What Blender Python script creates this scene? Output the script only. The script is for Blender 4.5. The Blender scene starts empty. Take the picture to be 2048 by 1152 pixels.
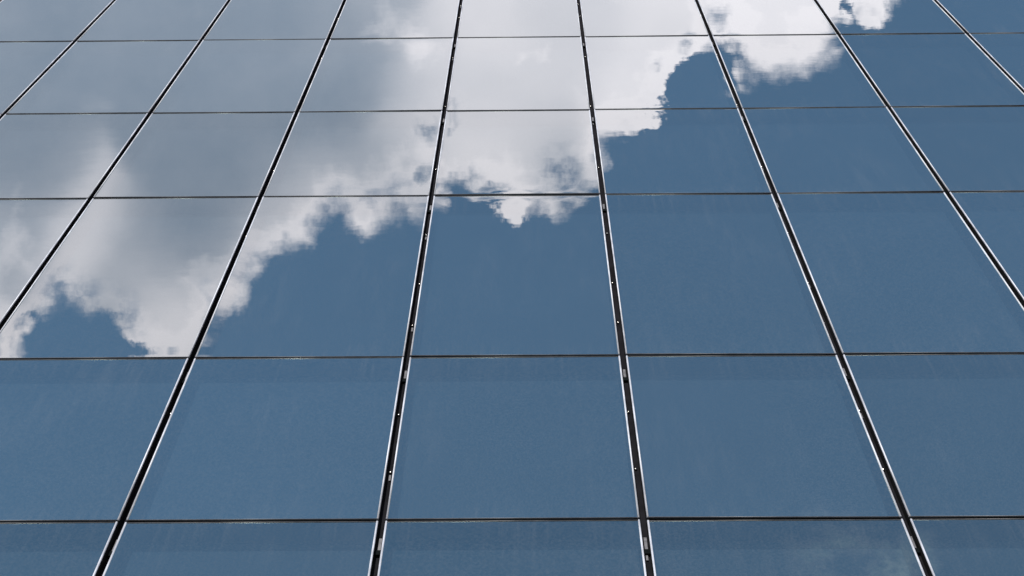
import bpy, bmesh, math, random
from mathutils import Vector, Matrix

random.seed(7)
scn = bpy.context.scene
COL = scn.collection

# ------------------------------------------------------------------ camera
cam_data = bpy.data.cameras.new("camera")
cam = bpy.data.objects.new("camera", cam_data)
COL.objects.link(cam)
cam.location = (0.1096, -4.8177, 1.6)
cam.rotation_euler = (2.672409, -0.008557, 0.011688)
cam_data.sensor_fit = 'HORIZONTAL'
cam_data.sensor_width = 36.0
cam_data.lens = 36.0 * 2800.0 / 2048.0
cam_data.clip_start = 0.05
cam_data.clip_end = 5000.0
scn.camera = cam

# ------------------------------------------------------------------ sun, sky, exposure
SUN_EL, SUN_AZ = 24.0, -12.0            # azimuth from -Y (away from the wall), negative = to the left
a, e = math.radians(SUN_AZ), math.radians(SUN_EL)
SUN_DIR = Vector((math.sin(a) * math.cos(e), -math.cos(a) * math.cos(e), math.sin(e)))
sun_data = bpy.data.lights.new("sun", 'SUN')
sun = bpy.data.objects.new("sun", sun_data)
COL.objects.link(sun)
sun_data.energy = 4.5
sun_data.angle = math.radians(0.53)
sun_data.color = (1.0, 0.95, 0.88)
sun.rotation_euler = SUN_DIR.to_track_quat('Z', 'Y').to_euler()
sun.location = SUN_DIR * 60

scn.view_settings.view_transform = 'Standard'
scn.view_settings.look = 'None'
scn.view_settings.exposure = 0.0
scn.view_settings.gamma = 1.0
scn.view_settings.use_curve_mapping = False
scn.render.engine = 'CYCLES'
scn.cycles.max_bounces = 8
scn.cycles.transparent_max_bounces = 12

SKY_STRENGTH = 0.15
# cloud lobes, gaps and shades: chart x, y in milliradian-like units about the sky direction below
LOBES = [(-488,122,150.0), (-402,10,39.3), (-290,85,96.4), (-325,175,117.9), (-262,-5,36.8), (-246,-24,20.7), (-272,10,39.3), (-308,26,37.5), (-335,32,40.0), (-366,14,26.8), (-376,-32,12.9), (-373,-18,12.9), (-222,4,21.4), (-212,24,20.7), (-225,49,42.9), (-183,40,12.1), (-168,43,14.6), (-161,55,8.9), (-150,70,13.2), (-179,72,37.5), (-116,56,16.1), (-127,69,12.9), (-100,61,15.7), (-88,70,14.3), (-75,78,15.0), (-77,53,5.0), (-128,137,69.6), (-218,138,100.0), (-207,92,67.9), (-65,69,5.4), (-35,86,11.4), (-21,82,10.7), (-42,144,58.9), (8,131,51.8), (-3,92,23.2), (-10,67,13.6), (15,72,12.9), (33,75,12.1), (33,97,20.7), (56,123,17.1), (73,126,13.6), (88,125,6.1), (51,172,55.4), (81,150,19.6), (94,164,16.1), (114,191,15.0), (87,200,46.4), (129,185,13.6), (176,184,32.9), (158,189,20.7), (170,171,21.4), (195,176,20.7), (176,228,53.6), (246,209,17.1), (226,200,6.4), (-20,262,114.3), (-199,299,153.6), (152,299,107.1), (-379,301,185.7), (213,167,7.1), (142,171,4.6), (145,157,4.3), (148,142,2.9), (-164,48,12.9), (-146,89,22.1), (-87,94,18.6), (-67,101,16.1), (-237,-29,7.1), (-226,-19,5.0), (-143,68,11.8), (-349,-7,8.6), (-360,-19,8.6), (19,70,11.4), (239,196,7.9)]
GAPS = [(-50,75,8.2), (122,160,10.7)]
SHADES = [(-361,193,0.10), (-289,193,0.10), (-181,192,0.10), (-146,188,0.18), (-362,103,0.10), (-344,78,0.18), (-254,103,0.10), (-218,138,0.10), (-200,84,0.10), (-164,120,0.10), (-128,120,0.10), (-117,173,0.15), (-121,145,0.10), (-106,195,0.30), (-94,144,0.50), (-107,91,0.32), (-150,91,0.22), (-128,78,0.28), (-143,77,0.35), (-179,68,0.25), (-164,77,0.20), (-74,173,0.72), (-71,126,0.76), (-92,116,0.65), (-75,94,0.55), (-38,187,0.84), (-20,179,0.82), (-3,144,0.76), (-38,137,0.74), (15,193,0.72), (51,186,0.70), (33,154,0.76), (80,186,0.88), (105,196,0.90), (69,154,0.90), (86,136,0.90), (97,178,0.82), (140,196,0.90), (176,178,0.92), (194,199,0.92), (158,167,0.92), (236,202,0.88), (-46,105,0.92), (-21,94,0.95), (-57,87,0.75), (15,101,0.50), (25,83,0.50), (-3,111,0.80), (58,118,0.95), (-10,65,0.80), (22,68,0.55), (-362,39,0.30), (-373,10,0.35), (-312,56,0.72), (-323,31,0.82), (-334,10,0.85), (-285,49,0.30), (-254,56,0.08), (-261,42,0.12), (-236,56,0.08), (-211,56,0.08), (-218,41,0.10), (-236,27,0.15), (-272,35,0.28), (-307,-0,0.25), (-287,10,0.40), (-272,-8,0.85), (-237,-5,0.75), (-255,-19,0.95), (-247,-37,1.00), (-262,13,0.45), (-229,16,0.30), (-211,-5,0.95), (-200,20,0.85), (-186,38,0.95), (-164,48,1.00), (-157,59,0.85), (-179,57,0.30), (-150,68,0.95), (-145,59,0.90), (-222,-12,0.95), (-226,-27,0.95), (-193,31,0.90), (-128,62,0.55), (-114,48,1.00), (-93,62,0.60), (-75,65,0.60), (-208,38,0.12), (-271,264,0.10), (-91,262,0.50), (87,261,0.80), (-373,-33,0.90)]
THIN = [(22,92,20.7), (41,79,14.3), (-332,-9,33.9), (-300,-21,28.6), (-73,117,10.7), (-75,85,7.1), (-46,85,17.9), (-26,78,13.6), (222,161,17.1), (240,190,15.0), (137,167,14.3), (-94,55,13.6), (29,63,14.3), (-368,-26,17.9), (93,160,5.4), (-56,130,8.9), (110,177,8.9)]

# a thin high veil low in the sky, (x, y, radius, strength)
VEILS = [(248, -222, 66, 0.62), (215, -188, 45, 0.22)]


class Nodes:
    """Small expression builder for shader node trees."""
    def __init__(self, tree):
        self.t = tree
        tree.nodes.clear()

    def new(self, kind, **props):
        n = self.t.nodes.new(kind)
        for k, v in props.items():
            setattr(n, k, v)
        return n

    def put(self, sock, v):
        if isinstance(v, bpy.types.NodeSocket):
            self.t.links.new(v, sock)
        else:
            sock.default_value = v

    def math(self, op, *args, clamp=False):
        n = self.new('ShaderNodeMath', operation=op, use_clamp=clamp)
        for i, v in enumerate(args):
            self.put(n.inputs[i], v)
        return n.outputs[0]

    def vec(self, op, *args, out=0):
        n = self.new('ShaderNodeVectorMath', operation=op)
        for i, v in enumerate(args):
            if v is not None:
                self.put(n.inputs[i], v)
        return n.outputs[out]

    def scale(self, v, s):
        n = self.new('ShaderNodeVectorMath', operation='SCALE')
        self.put(n.inputs[0], v)
        self.put(n.inputs['Scale'], s)
        return n.outputs[0]

    def combine(self, x, y, z):
        n = self.new('ShaderNodeCombineXYZ')
        for i, v in enumerate((x, y, z)):
            self.put(n.inputs[i], v)
        return n.outputs[0]

    def noise(self, v, scale, detail=6.0, rough=0.55, out='Fac', lac=2.0, dist=0.0):
        n = self.new('ShaderNodeTexNoise', noise_dimensions='3D')
        self.put(n.inputs['Vector'], v)
        n.inputs['Scale'].default_value = scale
        n.inputs['Detail'].default_value = detail
        n.inputs['Roughness'].default_value = rough
        n.inputs['Lacunarity'].default_value = lac
        n.inputs['Distortion'].default_value = dist
        return n.outputs[out]

    def ramp(self, v, a, b, lo=0.0, hi=1.0, smooth=True):
        n = self.new('ShaderNodeMapRange', interpolation_type='SMOOTHSTEP' if smooth else 'LINEAR')
        for s, x in zip(('Value', 'From Min', 'From Max', 'To Min', 'To Max'), (v, a, b, lo, hi)):
            self.put(n.inputs[s], x)
        return n.outputs[0]

    def mixcol(self, f, a, b):
        n = self.new('ShaderNodeMix', data_type='RGBA')
        self.put(n.inputs[0], f)
        self.put(n.inputs[6], a)
        self.put(n.inputs[7], b)
        return n.outputs[2]


def build_world():
    w = bpy.data.worlds.new("World")
    scn.world = w
    w.use_nodes = True
    N = Nodes(w.node_tree)
    d = N.new('ShaderNodeTexCoord').outputs['Generated']
    d = N.vec('NORMALIZE', d)
    # sky-fixed chart: angles about a direction 63 degrees up, facing away from the wall
    el = math.radians(63.0)
    ec = (0.0, -math.cos(el), math.sin(el))
    ey = (0.0, math.sin(el), math.cos(el))
    c = N.vec('DOT_PRODUCT', d, ec, out=1)
    cs = N.math('MAXIMUM', c, 0.12)
    x = N.math('MULTIPLY', N.math('DIVIDE', N.vec('DOT_PRODUCT', d, (1.0, 0.0, 0.0), out=1), cs), 1000.0)
    y = N.math('MULTIPLY', N.math('DIVIDE', N.vec('DOT_PRODUCT', d, ey, out=1), cs), 1000.0)
    q0 = N.combine(x, y, 0.0)
    rad = N.vec('LENGTH', q0, None, out=1)
    far = N.math('MAXIMUM', N.ramp(rad, 470.0, 800.0), N.ramp(c, 0.5, 0.25))
    # noise runs on the chart near its centre and on the sphere away from it
    mv = N.new('ShaderNodeMix', data_type='VECTOR')
    N.put(mv.inputs[0], far); N.put(mv.inputs[4], q0); N.put(mv.inputs[5], N.scale(d, 800.0))
    qn = mv.outputs[1]
    # turbulence: billows
    wc = N.noise(qn, 0.030, 5.0, 0.6, out='Color')
    w1 = N.scale(N.vec('SUBTRACT', wc, (0.5, 0.5, 0.5)), 30.0)
    q = N.vec('MULTIPLY', N.vec('ADD', q0, w1), (1.0, 1.0, 0.0))
    F = None
    for (lx, ly, r) in LOBES:
        s = N.math('SUBTRACT', r, N.vec('DISTANCE', q, (lx, ly, 0.0), out=1))
        F = s if F is None else N.math('SMOOTH_MAX', F, s, 5.0)
    for (lx, ly, r) in GAPS:
        s = N.math('SUBTRACT', N.vec('DISTANCE', q, (lx, ly, 0.0), out=1), r)
        F = N.math('SMOOTH_MIN', F, s, 5.0)
    F = N.math('MINIMUM', F, 60.0)
    # the rest of the sky: broken cumulus of the same sort
    cov = N.noise(N.vec('MULTIPLY', d, (1.0, 1.0, 1.6)), 2.3, 3.0, 0.5)
    fg = N.math('MULTIPLY', N.math('SUBTRACT', cov, 0.52), 420.0)
    mx = N.new('ShaderNodeMix', data_type='FLOAT')
    N.put(mx.inputs[0], far); N.put(mx.inputs[2], F); N.put(mx.inputs[3], fg)
    F = mx.outputs[0]
    fine = N.noise(qn, 0.055, 9.0, 0.62)
    wisp = N.noise(N.vec('MULTIPLY', qn, (1.0, 1.5, 1.0)), 0.020, 7.0, 0.6)
    soft = N.ramp(N.noise(qn, 0.011, 2.0, 0.5), 0.40, 0.64, 2.5, 15.0)
    Fn = N.math('MULTIPLY_ADD', N.math('SUBTRACT', fine, 0.5), 26.0, F)
    dens = N.ramp(Fn, N.math('MULTIPLY', soft, -0.6), soft)
    # thin places inside the cloud where blue shows through
    thin = N.math('MULTIPLY', N.ramp(wisp, 0.52, 0.68), N.ramp(Fn, 26.0, 4.0))
    ths = 0.0
    for (lx, ly, r) in THIN:
        k = N.ramp(N.vec('DISTANCE', q, (lx, ly, 0.0), out=1), r * 1.15, r * 0.3)
        ths = N.math('MAXIMUM', ths, k)
    holes = N.math('MULTIPLY', ths, N.ramp(N.noise(N.vec('MULTIPLY', q0, (1.15, 1.0, 1.0)), 0.045, 6.0, 0.58), 0.38, 0.66))
    thin = N.math('ADD', N.math('MULTIPLY', thin, 0.08), N.math('MULTIPLY', holes, 0.85))
    dens = N.math('MULTIPLY', dens, N.math('SUBTRACT', 1.0, thin, clamp=True))
    # shading: bright thin edges against the grey underside
    SG = 15.0
    num, den = 0.0, 1e-5
    qs = N.scale(N.vec('MULTIPLY_ADD', w1, (0.5, 0.5, 0.0), q0), 1.0 / SG)
    for (lx, ly, v) in SHADES:
        s = N.vec('SUBTRACT', qs, (lx / SG, ly / SG, 0.0))
        s = N.vec('MULTIPLY', s, (1.0, 1.0, 0.0))
        d2 = N.math('MULTIPLY', N.vec('DOT_PRODUCT', s, s, out=1), -0.5)
        d2 = N.math('MAXIMUM', d2, -30.0)
        g = N.math('EXPONENT', d2)
        num = N.math('MULTIPLY_ADD', g, v, num)
        den = N.math('ADD', den, g)
    near = N.math('DIVIDE', num, den)
    gen = N.ramp(N.noise(d, 5.0, 4.0, 0.5), 0.38, 0.62, 0.1, 0.95)
    gen = N.math('MAXIMUM', gen, N.ramp(F, 30.0, 0.0))
    known = N.math('MULTIPLY', N.ramp(den, 1e-4, 5e-3), N.math('SUBTRACT', 1.0, far))
    mx = N.new('ShaderNodeMix', data_type='FLOAT')
    N.put(mx.inputs[0], known); N.put(mx.inputs[2], gen); N.put(mx.inputs[3], near)
    shade = mx.outputs[0]
    mott = N.noise(qn, 0.022, 6.0, 0.55)
    shade = N.math('MULTIPLY_ADD', N.math('SUBTRACT', mott, 0.5), 0.16, shade, clamp=True)
    rim = N.math('MULTIPLY', N.ramp(Fn, 24.0, 5.0), N.math('SUBTRACT', 1.0, N.math('MULTIPLY', ths, 0.8)))
    shade = N.math('MULTIPLY_ADD', rim, 0.30, shade, clamp=True)
    ccol = N.mixcol(shade, CLOUD_GREY, CLOUD_WHITE)
    # veil
    veil = 0.0
    for (lx, ly, r, s) in VEILS:
        k = N.math('MULTIPLY', N.ramp(N.vec('DISTANCE', q, (lx, ly, 0.0), out=1), 0.0, r, s, 0.0), 1.0)
        veil = N.math('MAXIMUM', veil, k)
    veil = N.math('MULTIPLY', veil, N.ramp(wisp, 0.40, 0.66))
    ccol = N.mixcol(N.ramp(veil, 0.0, 0.1), ccol, (0.86, 0.93, 1.04, 1.0))
    dens = N.math('MAXIMUM', dens, veil)

    sky = N.new('ShaderNodeTexSky', sky_type='NISHITA')
    sky.sun_disc = False
    sky.sun_elevation = math.radians(SUN_EL)
    sky.sun_rotation = math.atan2(SUN_DIR.x, SUN_DIR.y)
    sky.altitude = 50.0
    sky.air_density = 1.0
    sky.dust_density = SKY_DUST
    sky.ozone_density = SKY_OZONE
    b1 = N.new('ShaderNodeBackground')
    N.put(b1.inputs[0], sky.outputs[0]); b1.inputs[1].default_value = SKY_STRENGTH
    b2 = N.new('ShaderNodeBackground')
    N.put(b2.inputs[0], ccol); b2.inputs[1].default_value = 1.0
    ms = N.new('ShaderNodeMixShader')
    N.put(ms.inputs[0], dens); N.put(ms.inputs[1], b1.outputs[0]); N.put(ms.inputs[2], b2.outputs[0])
    out = N.new('ShaderNodeOutputWorld')
    N.put(out.inputs[0], ms.outputs[0])


CLOUD_GREY = (0.258, 0.302, 0.452, 1.0)
CLOUD_WHITE = (1.26, 1.04, 1.20, 1.0)
SKY_DUST, SKY_OZONE = 0.0, 2.3
build_world()

# ------------------------------------------------------------------ materials
def material(name):
    m = bpy.data.materials.new(name)
    m.use_nodes = True
    return m, Nodes(m.node_tree)


def principled(name, color, rough=0.5, metal=0.0, spec=0.5, var=0.0, vscale=8.0, bump=0.0):
    m, N = material(name)
    p = N.new('ShaderNodeBsdfPrincipled')
    o = N.new('ShaderNodeOutputMaterial')
    N.put(o.inputs[0], p.outputs[0])
    p.inputs['Roughness'].default_value = rough
    p.inputs['Metallic'].default_value = metal
    p.inputs['Specular IOR Level'].default_value = spec
    col = color + (1.0,)
    p.inputs['Base Color'].default_value = col
    if var > 0:
        geo = N.new('ShaderNodeNewGeometry').outputs['Position']
        n = N.ramp(N.noise(geo, vscale, 6.0, 0.6), 0.3, 0.7, 0.0, 1.0)
        lo = tuple(c * (1 - var) for c in color) + (1.0,)
        hi = tuple(min(1.0, c * (1 + var)) for c in color) + (1.0,)
        N.put(p.inputs['Base Color'], N.mixcol(n, lo, hi))
        N.put(p.inputs['Roughness'], N.math('MULTIPLY_ADD', n, 0.15, rough - 0.07))
        if bump > 0:
            b = N.new('ShaderNodeBump')
            b.inputs['Strength'].default_value = bump
            b.inputs['Distance'].default_value = 0.01
            N.put(b.inputs['Height'], n)
            N.put(p.inputs['Normal'], b.outputs[0])
    return m


def glass_material(name, k):
    m, N = material(name)
    pos = N.new('ShaderNodeNewGeometry').outputs['Position']
    rnd = N.new('ShaderNodeObjectInfo').outputs['Random']
    off = N.combine(N.math('MULTIPLY', rnd, 91.0), N.math('MULTIPLY', rnd, 37.0), 0.0)
    p = N.vec('ADD', pos, off)
    # roller waves and slow warping of the sheet
    wave = N.noise(N.vec('MULTIPLY', p, (1.0, 1.0, 1.7)), 2.2, 2.0, 0.45)
    b = N.new('ShaderNodeBump')
    b.inputs['Strength'].default_value = 1.0
    b.inputs['Distance'].default_value = 0.00025
    N.put(b.inputs['Height'], wave)
    gl = N.new('ShaderNodeBsdfGlossy')
    lo = tuple(c * 0.96 * k for c in GLASS_TINT[:3]) + (1.0,)
    hi = tuple(c * 1.04 * k for c in GLASS_TINT[:3]) + (1.0,)
    N.put(gl.inputs['Color'], N.mixcol(rnd, lo, hi))
    gl.inputs['Roughness'].default_value = 0.0
    N.put(gl.inputs['Normal'], b.outputs[0])
    tr = N.new('ShaderNodeBsdfTransparent')
    tr.inputs['Color'].default_value = (0.42, 0.50, 0.54, 1.0)
    lw = N.new('ShaderNodeLayerWeight')
    lw.inputs['Blend'].default_value = 0.5
    refl = N.ramp(N.math('POWER', lw.outputs['Facing'], 2.0), 0.0, 0.6, REFL_LO, REFL_HI, smooth=False)
    m1 = N.new('ShaderNodeMixShader')
    N.put(m1.inputs[0], refl); N.put(m1.inputs[1], tr.outputs[0]); N.put(m1.inputs[2], gl.outputs[0])
    # a thin film of street dust with rain runs
    run = N.noise(N.vec('MULTIPLY', p, (6.0, 6.0, 0.9)), 2.0, 6.0, 0.6)
    blot = N.noise(N.vec('MULTIPLY', p, (1.0, 1.0, 0.55)), 1.6, 5.0, 0.62)
    spot = N.noise(p, 7.0, 4.0, 0.65)
    dust = N.math('MULTIPLY', N.ramp(run, 0.36, 0.78), N.ramp(blot, 0.42, 0.72))
    dust = N.math('MULTIPLY_ADD', N.ramp(spot, 0.70, 0.86), 0.8, dust)
    # drips gathered under the joint above and dirt along the sill edge
    gen = N.new('ShaderNodeSeparateXYZ')
    N.put(gen.inputs[0], N.new('ShaderNodeTexCoord').outputs['Generated'])
    gz = gen.outputs[2]
    edge = N.math('ADD', N.ramp(gz, 0.72, 1.0), N.ramp(gz, 0.10, 0.0))
    drip = N.noise(N.vec('MULTIPLY', p, (14.0, 14.0, 0.5)), 2.0, 5.0, 0.6)
    dust = N.math('MULTIPLY_ADD', N.math('MULTIPLY', edge, N.ramp(drip, 0.48, 0.75)), 0.9, dust)
    grit = N.noise(p, 75.0, 2.0, 0.6)
    dust = N.math('MULTIPLY_ADD', dust, DUST, N.ramp(grit, 0.36, 0.68, 0.0, 0.026, smooth=False))
    df = N.new('ShaderNodeBsdfDiffuse')
    df.inputs['Color'].default_value = (0.52, 0.52, 0.50, 1.0)
    m2 = N.new('ShaderNodeMixShader')
    N.put(m2.inputs[0], dust); N.put(m2.inputs[1], m1.outputs[0]); N.put(m2.inputs[2], df.outputs[0])
    o = N.new('ShaderNodeOutputMaterial')
    N.put(o.inputs[0], m2.outputs[0])
    return m


GLASS_TINT = (0.69, 0.83, 0.76, 1.0)
REFL_LO, REFL_HI, DUST = 0.36, 1.0, 0.022
M_GLASS = glass_material("coated_glass", 1.0)
M_GLASS_DEEP = glass_material("deep_coated_glass", 0.86)   # the storey nearest the street has darker glass
M_TRIM = principled("satin_aluminium", (0.49, 0.515, 0.56), 0.5, 0.2, 0.5, 0.22, 5.0)
M_STRIP = principled("grey_aluminium", (0.13, 0.135, 0.145), 0.42, 0.3, 0.5, 0.25, 9.0)
M_RUBBER = principled("black_rubber", (0.004, 0.006, 0.007), 0.8, 0.0, 0.05, 0.3, 20.0)
M_CHANNEL = principled("dark_anodised_channel", (0.010, 0.010, 0.0125), 0.65, 0.0, 0.03, 0.4, 6.0)
M_BOLT = principled("polished_steel", (0.82, 0.80, 0.74), 0.28, 1.0, 0.5)
M_BRACKET = principled("zinc_bracket", (0.12, 0.12, 0.13), 0.55, 0.2, 0.5, 0.3, 40.0)
M_PANEL = principled("slate_blue_back_panel", (0.11, 0.135, 0.16), 0.7, 0.0, 0.2, 0.12, 1.5)
M_SPACER = principled("black_spacer", (0.012, 0.013, 0.014), 0.8, 0.0, 0.1, 0.2, 10.0)
M_WALL = principled("concrete_wall", (0.30, 0.30, 0.29), 0.85, 0.0, 0.2, 0.15, 2.0, 0.3)
M_STONE = principled("granite_base", (0.22, 0.215, 0.21), 0.6, 0.0, 0.3, 0.25, 12.0, 0.15)
M_PAVE = principled("concrete_paving", (0.30, 0.29, 0.275), 0.85, 0.0, 0.2, 0.2, 1.2, 0.3)


# ------------------------------------------------------------------ helpers
def mesh(name, verts, faces, mat, smooth=False):
    me = bpy.data.meshes.new(name)
    me.from_pydata([tuple(v) for v in verts], [], faces)
    me.materials.append(mat)
    if smooth:
        me.polygons.foreach_set('use_smooth', [True] * len(me.polygons))
    me.update()
    return me


def link(name, me, parent=None, loc=(0, 0, 0), **props):
    o = bpy.data.objects.new(name, me)
    COL.objects.link(o)
    o.location = loc
    if parent is not None:
        o.parent = parent
    for k, v in props.items():
        o[k] = v
    return o


def box_data(x0, x1, y0, y1, z0, z1, off=0):
    v = [(x, y, z) for x in (x0, x1) for y in (y0, y1) for z in (z0, z1)]
    f = [(0, 1, 3, 2), (4, 6, 7, 5), (0, 4, 5, 1), (2, 3, 7, 6), (0, 2, 6, 4), (1, 5, 7, 3)]
    return v, [tuple(i + off for i in q) for q in f]


def boxes(name, specs, mat):
    V, F = [], []
    for s in specs:
        v, f = box_data(*s, off=len(V))
        V += v; F += f
    return mesh(name, V, F, mat)


def bar_profile(name, w, proud, depth, length, mat, axis, seg=6):
    """A rounded bead: half-oval front standing proud of y=0, square back; centred on 0, running along axis."""
    pts = [(-w / 2, depth)]
    for i in range(seg + 1):
        t = math.pi * i / seg
        pts.append((-w / 2 * math.cos(t), -proud * math.sin(t) ** 0.8))
    pts.append((w / 2, depth))
    n = len(pts)
    V = []
    for s in (-length / 2, length / 2):
        for (a, b) in pts:
            V.append((a, b, s) if axis == 'z' else (s, b, a))
    F = []
    for i in range(n):
        j = (i + 1) % n
        F.append((i, j, n + j, n + i) if axis == 'z' else (i, n + i, n + j, j))
    F.append(tuple(range(n - 1, -1, -1)) if axis == 'z' else tuple(range(n)))
    F.append(tuple(range(n, 2 * n)) if axis == 'z' else tuple(range(2 * n - 1, n - 1, -1)))
    me = mesh(name, V, F, mat)
    me.polygons.foreach_set('use_smooth', [1 <= k <= seg for k in range(len(me.polygons))])
    return me


# ------------------------------------------------------------------ ground
B = 0.0    # street level
Z0 = 1.6   # the camera's eye height; facade levels below were measured from the eye
pave = mesh("pavement", [(-1500, -1500, 0), (1500, -1500, 0), (1500, 1500, 0), (-1500, 1500, 0)], [(0, 1, 2, 3)], M_PAVE)
link("pavement", pave, kind='structure')

# ------------------------------------------------------------------ the building
W = 1.5
JOINTS = [z + Z0 for z in (3.70, 6.565, 8.456, 11.307, 13.501, 16.032, 18.88, 21.07)]
FIRST, LAST = -4, 12                       # vertical joints
LX = lambda i: (i - 4.5) * W
CH = 0.0205                                # half the open width of a channel
TR = 0.0115                                 # width of the bright trims
GAP = 0.0125                               # half a horizontal joint
ES = 0.0045                                 # height of the horizontal edge strips
bld = link("office_building", None, label="office tower with blue mirrored glass facade reflecting clouds",
           category="building")
xl, xr = LX(FIRST) - CH, LX(LAST) + CH
zb, zt = JOINTS[0], JOINTS[-1]
link("wall", boxes("wall", [(xl, xr, 0.30, 14.0, 0.004, zt - 0.004)], M_WALL), bld)
link("stone_base", boxes("stone_base", [(xl - 0.02, xr + 0.02, -0.05, 0.30, 0.002, zb - 0.05)], M_STONE), bld)
link("parapet_cap", boxes("parapet_cap", [(xl - 0.05, xr + 0.05, -0.04, 14.05, zt + 0.02, zt + 0.14)], M_STRIP), bld)


# mullions: recessed channel + two gaskets + brackets + bolts
BOLTS = [z + Z0 for z in (4.25, 5.10, 5.75, 6.32, 7.12, 7.79, 9.01, 9.66, 10.59, 12.03, 13.27, 13.75, 15.42, 17.05, 17.6, 19.9)]
LEN = zt - zb
ch_me = boxes("mullion", [(-CH - 0.012, CH + 0.012, 0.055, 0.28, zb, zt)], M_CHANNEL)
gk_me = [boxes("gasket", [(s * CH if s > 0 else -CH - 0.008, CH + 0.008 if s > 0 else -CH, 0.004, 0.0545, zb, zt)], M_RUBBER) for s in (-1, 1)]
bm = bmesh.new()
bmesh.ops.create_uvsphere(bm, u_segments=10, v_segments=6, radius=1.0, matrix=Matrix.Diagonal((0.0085, 0.007, 0.0085, 1)))
bolt_me = bpy.data.meshes.new("bolt")
bm.to_mesh(bolt_me); bm.free()
bolt_me.materials.append(M_BOLT)
bolt_me.polygons.foreach_set('use_smooth', [True] * len(bolt_me.polygons))
br_me = boxes("bracket", [(-0.0085, 0.0085, -0.006, 0.006, -0.055, 0.055)], M_BRACKET)
plug_me = boxes("plug", [(-CH + 0.001, CH - 0.001, -0.012, 0.006, -0.02, 0.02)], M_RUBBER)
clip_me = boxes("clip", [(-0.006, 0.006, -0.004, 0.005, -0.028, 0.028)], M_BRACKET)
for i in range(FIRST, LAST + 1):
    mu = link("mullion", ch_me, bld, (LX(i), 0, 0))
    for g in gk_me:
        link("gasket", g, mu)
    for z in BOLTS:
        dz = random.uniform(-0.02, 0.02)
        link("bolt", bolt_me, mu, (random.uniform(-0.004, 0.004), 0.047, z + dz))
        if random.random() < 0.35:
            link("clip", clip_me, mu, (0.0, 0.050, z + dz - 0.06))
    for z in JOINTS[1:-1]:
        link("bracket", br_me, mu, (0.002, 0.049, z - 0.17))
        link("plug", plug_me, mu, (0.0, 0.0485, z - 0.25))

# transoms: the black backing of each horizontal joint, bay by bay
tr_w = W - 2 * CH - 0.018
tr_me = boxes("transom", [(-tr_w / 2, tr_w / 2, 0.030, 0.20, -GAP - 0.010, GAP + 0.010)], M_RUBBER)
for i in range(FIRST, LAST):
    for z in JOINTS:
        link("transom", tr_me, bld, (LX(i) + W / 2, 0, z))


# glass panes
def pane_mesh(h, var, mat):
    """Glass sheet, slightly pillowed and pinched near its edges, with a 12 mm return all round."""
    rnd = random.Random(int(h * 1000) + var * 77)
    gw, gh = W - 2 * CH - 2 * TR + 0.002, h - 2 * GAP - 2 * ES + 0.002
    def knots(L):
        e = [0, .02, .045, .08, .13, .2, .3]
        m = max(3, int((L - 0.6) / 0.2))
        return e + [.3 + (L - .6) * k / m for k in range(1, m)] + [L - x for x in reversed(e)]
    X, Z = knots(gw), knots(gh)
    amp = rnd.uniform(-0.6, 1.0) * 0.0005
    px, pz = rnd.uniform(-.15, .15), rnd.uniform(-.15, .15)
    edge = [rnd.uniform(-0.6, 1.0) * 0.0005 for _ in range(4)]
    def y(x, z):
        u, v = x / gw, z / gh
        r = 0.05
        b = -amp * 4 * math.sin(math.pi * min(1, max(0, u + px * u * (1 - u)))) * math.sin(math.pi * min(1, max(0, v + pz * v * (1 - v))))
        b += edge[0] * math.exp(-x / r) + edge[1] * math.exp(-(gw - x) / r)
        b += edge[2] * math.exp(-z / r) + edge[3] * math.exp(-(gh - z) / r)
        return b
    V, F = [], []
    for z in Z:
        for x in X:
            V.append((x - gw / 2, y(x, z), z - gh / 2))
    n, m = len(X), len(Z)
    for j in range(m - 1):
        for i in range(n - 1):
            F.append((j * n + i, j * n + i + 1, (j + 1) * n + i + 1, (j + 1) * n + i))
    return mesh("glass_pane", V, F, mat, smooth=True)


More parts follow.
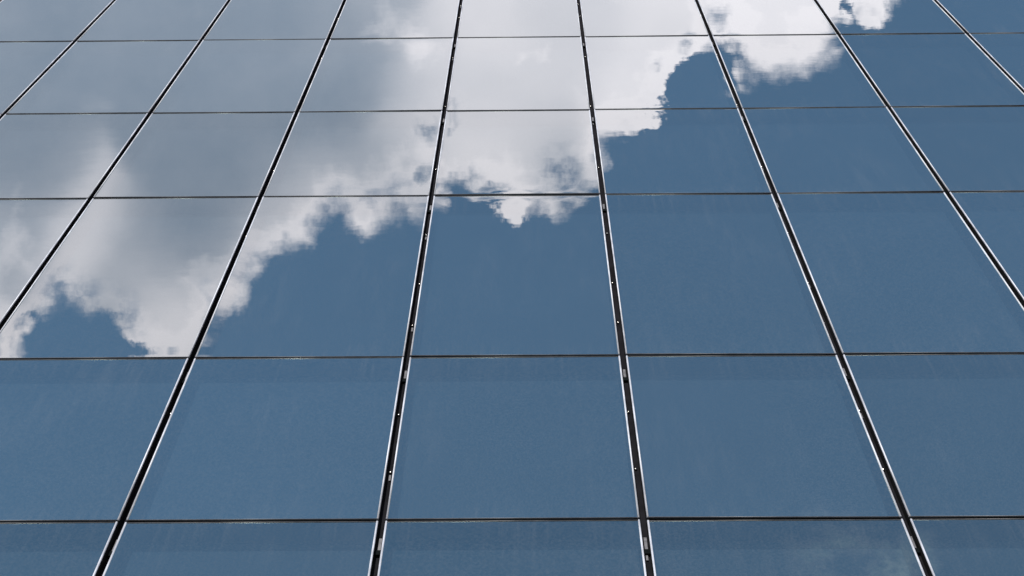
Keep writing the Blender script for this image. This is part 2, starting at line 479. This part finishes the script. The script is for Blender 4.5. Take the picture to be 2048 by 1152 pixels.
def spacer_mesh(h):
    a, b = W / 2 - CH - TR * 0.4, h / 2 - GAP - ES * 0.4
    y0, y1 = 0.006, 0.15
    P = [(-a, -b), (a, -b), (a, b), (-a, b)]
    V = [(x, y0, z) for x, z in P] + [(x, y1, z) for x, z in P]
    # outer skin 6 mm outside the inner one, so the ring has thickness
    t = 0.005
    Q = [(-a - t, -b - t), (a + t, -b - t), (a + t, b + t), (-a - t, b + t)]
    V += [(x, y0, z) for x, z in Q] + [(x, y1, z) for x, z in Q]
    F = []
    for i in range(4):
        j = (i + 1) % 4
        F += [(i, i + 4, j + 4, j), (8 + i, 8 + j, 12 + j, 12 + i), (i, j, 8 + j, 8 + i), (i + 4, 12 + i, 12 + j, j + 4)]
    return mesh("spacer", V, F, M_SPACER)


for r in range(len(JOINTS) - 1):
    z0, z1 = JOINTS[r], JOINTS[r + 1]
    h = z1 - z0
    meshes = [pane_mesh(h, k, M_GLASS_DEEP if r == 0 else M_GLASS) for k in range(5)]
    sp = spacer_mesh(h)
    bp = boxes("back_panel", [(-W / 2 + CH + 0.006, W / 2 - CH - 0.006, 0.151, 0.17, -h / 2 + GAP + 0.004, h / 2 - GAP - 0.004)], M_PANEL)
    side = bar_profile("edge_trim", TR, 0.006, 0.004, h - 2 * GAP, M_TRIM, 'z')
    ew = W - 2 * CH - 2 * TR - 0.001
    strip = bar_profile("edge_strip", ES, 0.0035, 0.004, ew, M_STRIP, 'x')
    order = [(k * 3 + r) % 5 for k in range(LAST - FIRST)]
    for i in range(FIRST, LAST):
        p = link("glass_pane", meshes[order[i - FIRST]], bld, (LX(i) + W / 2, 0.0, (z0 + z1) / 2))
        p.rotation_euler = (random.gauss(0, 0.0018), 0, random.gauss(0, 0.0022))
        link("edge_trim", side, p, (-W / 2 + CH + TR / 2, 0, 0))
        link("edge_trim", side, p, (W / 2 - CH - TR / 2, 0, 0))
        link("edge_strip", strip, p, (0, 0, -h / 2 + GAP + ES / 2))
        link("edge_strip", strip, p, (0, 0, h / 2 - GAP - ES / 2))
        link("spacer", sp, p)
        link("back_panel", bp, p)
